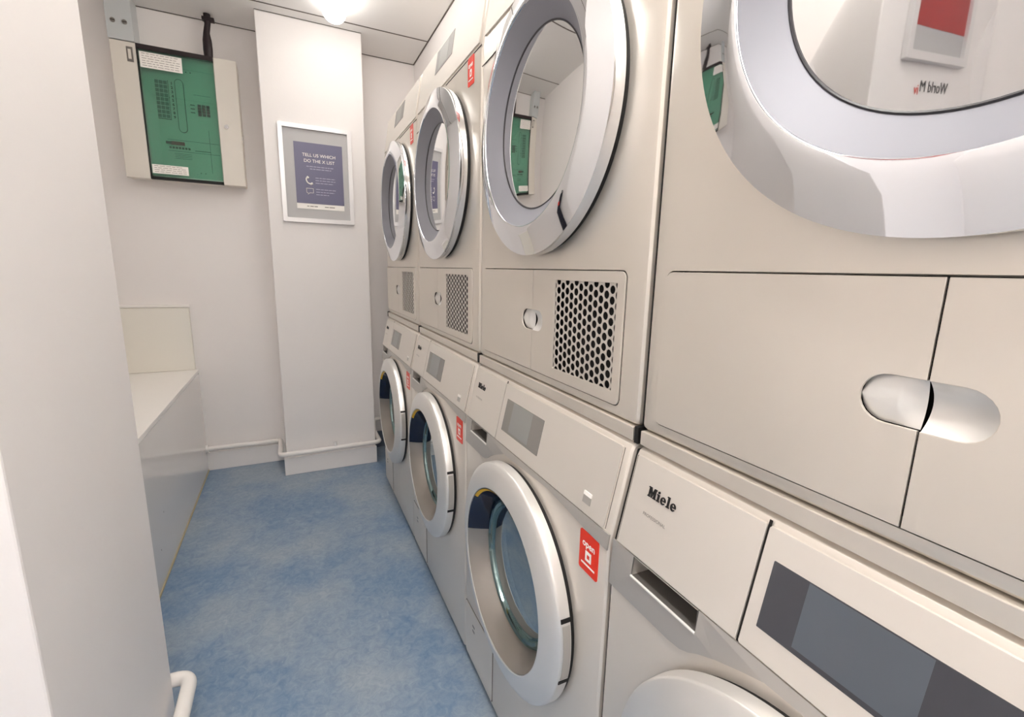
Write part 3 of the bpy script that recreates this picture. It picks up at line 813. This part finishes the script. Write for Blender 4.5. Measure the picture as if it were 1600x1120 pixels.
for i in range(7): quad_bm(bm, -0.458 + i * 0.012, -0.450 + i * 0.012, 1.594, 1.602, yb_, 0.004)
for i in range(4): quad_bm(bm, -0.44, -0.375, 1.552 + i * 0.007, 1.5535 + i * 0.007, yb_)
bm_obj('print_line', bm, 'greenink', bd)
bm = bmesh.new(); quad_bm(bm, -0.450, -0.398, 1.610, 1.624, yb_, 0.008)
bm_obj('main_switch', bm, mat('dark_red_switch', (150, 30, 26), rough=0.4), bd)
bm = bmesh.new(); quad_bm(bm, -0.468, -0.446, 1.612, 1.6215, yb_, 0.011)
bm_obj('switch_lever', bm, 'ink', bd)
# paper notes on the window
yn_ = YF + 0.0035
for x0_, x1_, za, zb, nl in ((-0.524, -0.373, 1.906, 1.968, 6), (-0.524, -0.389, 1.474, 1.512, 4)):
    bm = bmesh.new(); add_box(bm, x0_, x1_, yn_ - 0.0008, yn_, za, zb)
    pnote = bm_obj('paper_note', bm, 'white', t)
    bm = bmesh.new()
    for i in range(nl):
        zz = zb - (i + 0.8) * (zb - za) / (nl + 0.6); x = x0_ + 0.008
        while x < x1_ - 0.02:
            L = random.uniform(0.008, 0.022); add_box(bm, x, min(x + L, x1_ - 0.008), yn_ - 0.0011, yn_ - 0.0008, zz, zz + 0.0018); x += L + 0.004
    bm_obj('note_lettering', bm, 'greyink', pnote)
# latch on the left flap
bm = bmesh.new()
quad_bm(bm, -0.566, -0.544, 1.918, 1.976, YF, 0.002); bm_obj('latch_plate', bm, 'screw', fd)
bm = bmesh.new(); quad_bm(bm, -0.560, -0.550, 1.928, 1.966, YF - 0.002, 0.003); bm_obj('latch_slot', bm, 'boxgrey', fd)
settle(t)

# grey trunking above the box
tr = box('cable_trunking', -0.624, -0.534, YF, YB - 0.001, 1.999, ZC - 0.001, 'trunk', bevel=0.002)
tag(tr, 'grey metal cable trunking from the ceiling down to the electrical board', 'trunking')
for xx in (-0.600, -0.560):
    bm = bmesh.new(); add_tube(bm, [(xx, YF + 0.001, 2.068), (xx, YF - 0.003, 2.068)], 0.009, 14); s = bm_obj('screw', bm, 'screw', tr, smooth=40)
    bm = bmesh.new(); add_box(bm, xx - 0.007, xx + 0.007, YF - 0.0036, YF - 0.003, 2.067, 2.0695); bm_obj('screw_slot', bm, 'dark', s)
# black cable sleeve over the board
bm = bmesh.new()
pts = [(2.179, .014, .012), (2.150, .014, .012), (2.138, .012, .011), (2.10, .013, .011), (2.07, .018, .014), (2.03, .019, .015), (1.998, .017, .014)]
rings = []
for z, rx, ry in pts:
    rings.append([bm.verts.new((-0.268 + (0.004 if z > 2.1 else -0.003) + rx * math.cos(a), 2.690 + ry * math.sin(a), z)) for a in [2 * math.pi * j / 14 for j in range(14)]])
for a, b in zip(rings, rings[1:]):
    for j in range(14): bm.faces.new((a[j], a[(j + 1) % 14], b[(j + 1) % 14], b[j]))
bm.faces.new(rings[0]); bm.faces.new(rings[-1])
sl = bm_obj('cable_sleeve', bm, 'strap', smooth=50)
tag(sl, 'black cable sleeve rising from the electrical board to the ceiling', 'cable')
bm = bmesh.new(); add_box(bm, -0.284, -0.236, 2.676, 2.704, 2.150, 2.164); bm_obj('cable_clamp', bm, 'strap', sl, bevel=0.002)

# ------------------------------------------------------------------ poster on the column
t = thing('framed_poster', 'slate blue poster in a white snap frame hanging on the far column', 'poster', (0.15, YC, 1.287))
px0, px1, pz0, pz1 = -0.010, 0.314, 1.287, 1.731
outer = [(px0, pz0), (px1, pz0), (px1, pz1), (px0, pz1)]
b2 = plate_bm([rrect(px0, px1, pz0, pz1, 0.006, 3), rrect(px0 + 0.020, px1 - 0.020, pz0 + 0.020, pz1 - 0.020, 0)], lambda a, b: YC - 0.016, 0.016)
for v in b2.verts: v.co = Vector((v.co.y, v.co.x, v.co.z))
bm_obj('frame', b2, 'frame', t, bevel=0.005, bevseg=3)
box('backing', px0 + 0.018, px1 - 0.018, YC - 0.006, YC - 0.0005, pz0 + 0.018, pz1 - 0.018, 'mat', t)
sheet = box('sheet', 0.054, 0.269, YC - 0.0075, YC - 0.0062, 1.352, 1.654, 'white', t)
yq = YC - 0.0076
pr = box('print', 0.054, 0.269, yq - 0.0008, yq, 1.377, 1.654, 'navyposter', sheet)
yt = yq - 0.001
for s_t, zz in (('TELL US WHICH', 1.592), ('DO THE X LIST', 1.566)):
    text_on('headline', s_t, 0.0205, face_minus_y(0.1635, yt, zz), 'white', sheet, align='CENTER')
bm = bmesh.new()
random.seed(3)
for zz, xa, xb in ((1.546, .105, .225), (1.535, .12, .215), (1.4955, .142, .232), (1.484, .142, .232), (1.472, .142, .222), (1.4435, .142, .232), (1.431, .142, .226), (1.419, .142, .20)):
    x = xa
    while x < xb:
        L = random.uniform(.008, .02); add_box(bm, x, min(x + L, xb), yt - 0.0003, yt, zz, zz + 0.0032); x += L + .003
bm_obj('body_lettering', bm, mat('pale_lilac_ink', (178, 176, 200), rough=0.5), sheet)
bm = bmesh.new()
add_tube(bm, rounded_path([(.106, yt, 1.499), (.100, yt, 1.490), (.104, yt, 1.474), (.118, yt, 1.467), (.128, yt, 1.468)], .01, 4), 0.0028, 8)
add_tube(bm, [(.104, yt, 1.500), (.112, yt, 1.494)], 0.0045, 8); add_tube(bm, [(.118, yt, 1.466), (.129, yt, 1.472)], 0.0045, 8)
bm_obj('phone_icon', bm, 'white', sheet)
bm = bmesh.new()
add_tube(bm, [(.100, yt, 1.447), (.130, yt, 1.447), (.130, yt, 1.427), (.114, yt, 1.427), (.106, yt, 1.419), (.106, yt, 1.427), (.100, yt, 1.427), (.100, yt, 1.4475)], 0.0012, 6)
bm_obj('speech_icon', bm, 'white', sheet)
bm = bmesh.new()
for xa, xb in ((.098, .108), (.112, .128), (.131, .146), (.178, .196), (.199, .224)): add_box(bm, xa, xb, YC - 0.0079, YC - 0.0075, 1.3625, 1.3665)
bm_obj('foot_lettering', bm, 'greyink', sheet)
settle(t)

# ------------------------------------------------------------------ things behind the camera, seen in the chrome and glass
YP = 0.665
t = thing('framed_poster', 'red poster in a silver frame on the near pillar, mirrored in the nearest dryer door', 'poster', (-0.568, YP, 1.475))
b2 = plate_bm([rrect(-0.728, -0.408, 1.475, 1.925, 0.004, 3), rrect(-0.706, -0.430, 1.497, 1.903, 0)], lambda a, b: YP - 0.017, 0.016)
for v in b2.verts: v.co = Vector((v.co.y, v.co.x, v.co.z))
bm_obj('frame', b2, 'frame', t, bevel=0.003)
sh = box('sheet', -0.708, -0.428, YP - 0.006, YP - 0.0008, 1.495, 1.905, 'mat', t)
box('print', -0.706, -0.430, YP - 0.0068, YP - 0.0062, 1.562, 1.903, 'redposter', sh)
box('picture', -0.65, -0.52, YP - 0.0075, YP - 0.0070, 1.65, 1.675, 'white', sh)
settle(t)
t = thing('wall_lettering', 'small grey and red lettering under the red poster, mirrored in the nearest dryer door', 'lettering', (-0.59, YP, 1.40))
text_on('word', 'World M', 0.040, face_minus_y(-0.672, YP - 0.0008, 1.405), 'ink', t, depth=0.0004)
text_on('red_word', 'iv', 0.036, face_minus_y(-0.517, YP - 0.0008, 1.397), 'red', t, depth=0.0004)
settle(t)

t = thing('hanging_strap', 'dark navy strap with a red tag, hanging behind the pillar, mirrored in dryer chrome', 'strap', (XL, 1.62, 0.80))
bm = bmesh.new()
path = [(XL + 0.012 + 0.012 * math.sin(k * 0.5), 1.585 + 0.05 * (k / 10) ** 1.5, 1.12 - 0.034 * k) for k in range(11)]
prev = None
for i, (x, y, z) in enumerate(path):
    w = 0.022 + 0.014 * i / 10
    row = [bm.verts.new((x, y - w, z)), bm.verts.new((x, y + w, z)), bm.verts.new((x + 0.022, y + w, z)), bm.verts.new((x + 0.022, y - w, z))]
    if prev:
        for j in range(4): bm.faces.new((prev[j], prev[(j + 1) % 4], row[(j + 1) % 4], row[j]))
    else: bm.faces.new(row)
    prev = row
bm.faces.new(prev[::-1])
bm_obj('webbing', bm, mat('dark_navy_webbing', (20, 22, 40), rough=0.7), t)
bm = bmesh.new(); add_tube(bm, [(XL + 0.0005, 1.585, 1.135), (XL + 0.03, 1.585, 1.135), (XL + 0.036, 1.585, 1.15)], 0.005, 10)
bm_obj('hook', bm, 'chrome', t, smooth=40)
bm = bmesh.new(); add_tube(bm, [(XL + 0.016, 1.585 + 0.016 * math.cos(a), 1.124 + 0.016 * math.sin(a)) for a in [2 * math.pi * j / 16 for j in range(17)]], 0.0035, 8)
bm_obj('loop', bm, 'black', t, smooth=40)
box('tag', XL + 0.044, XL + 0.048, 1.585, 1.625, 1.00, 1.045, 'red', t)
settle(t)
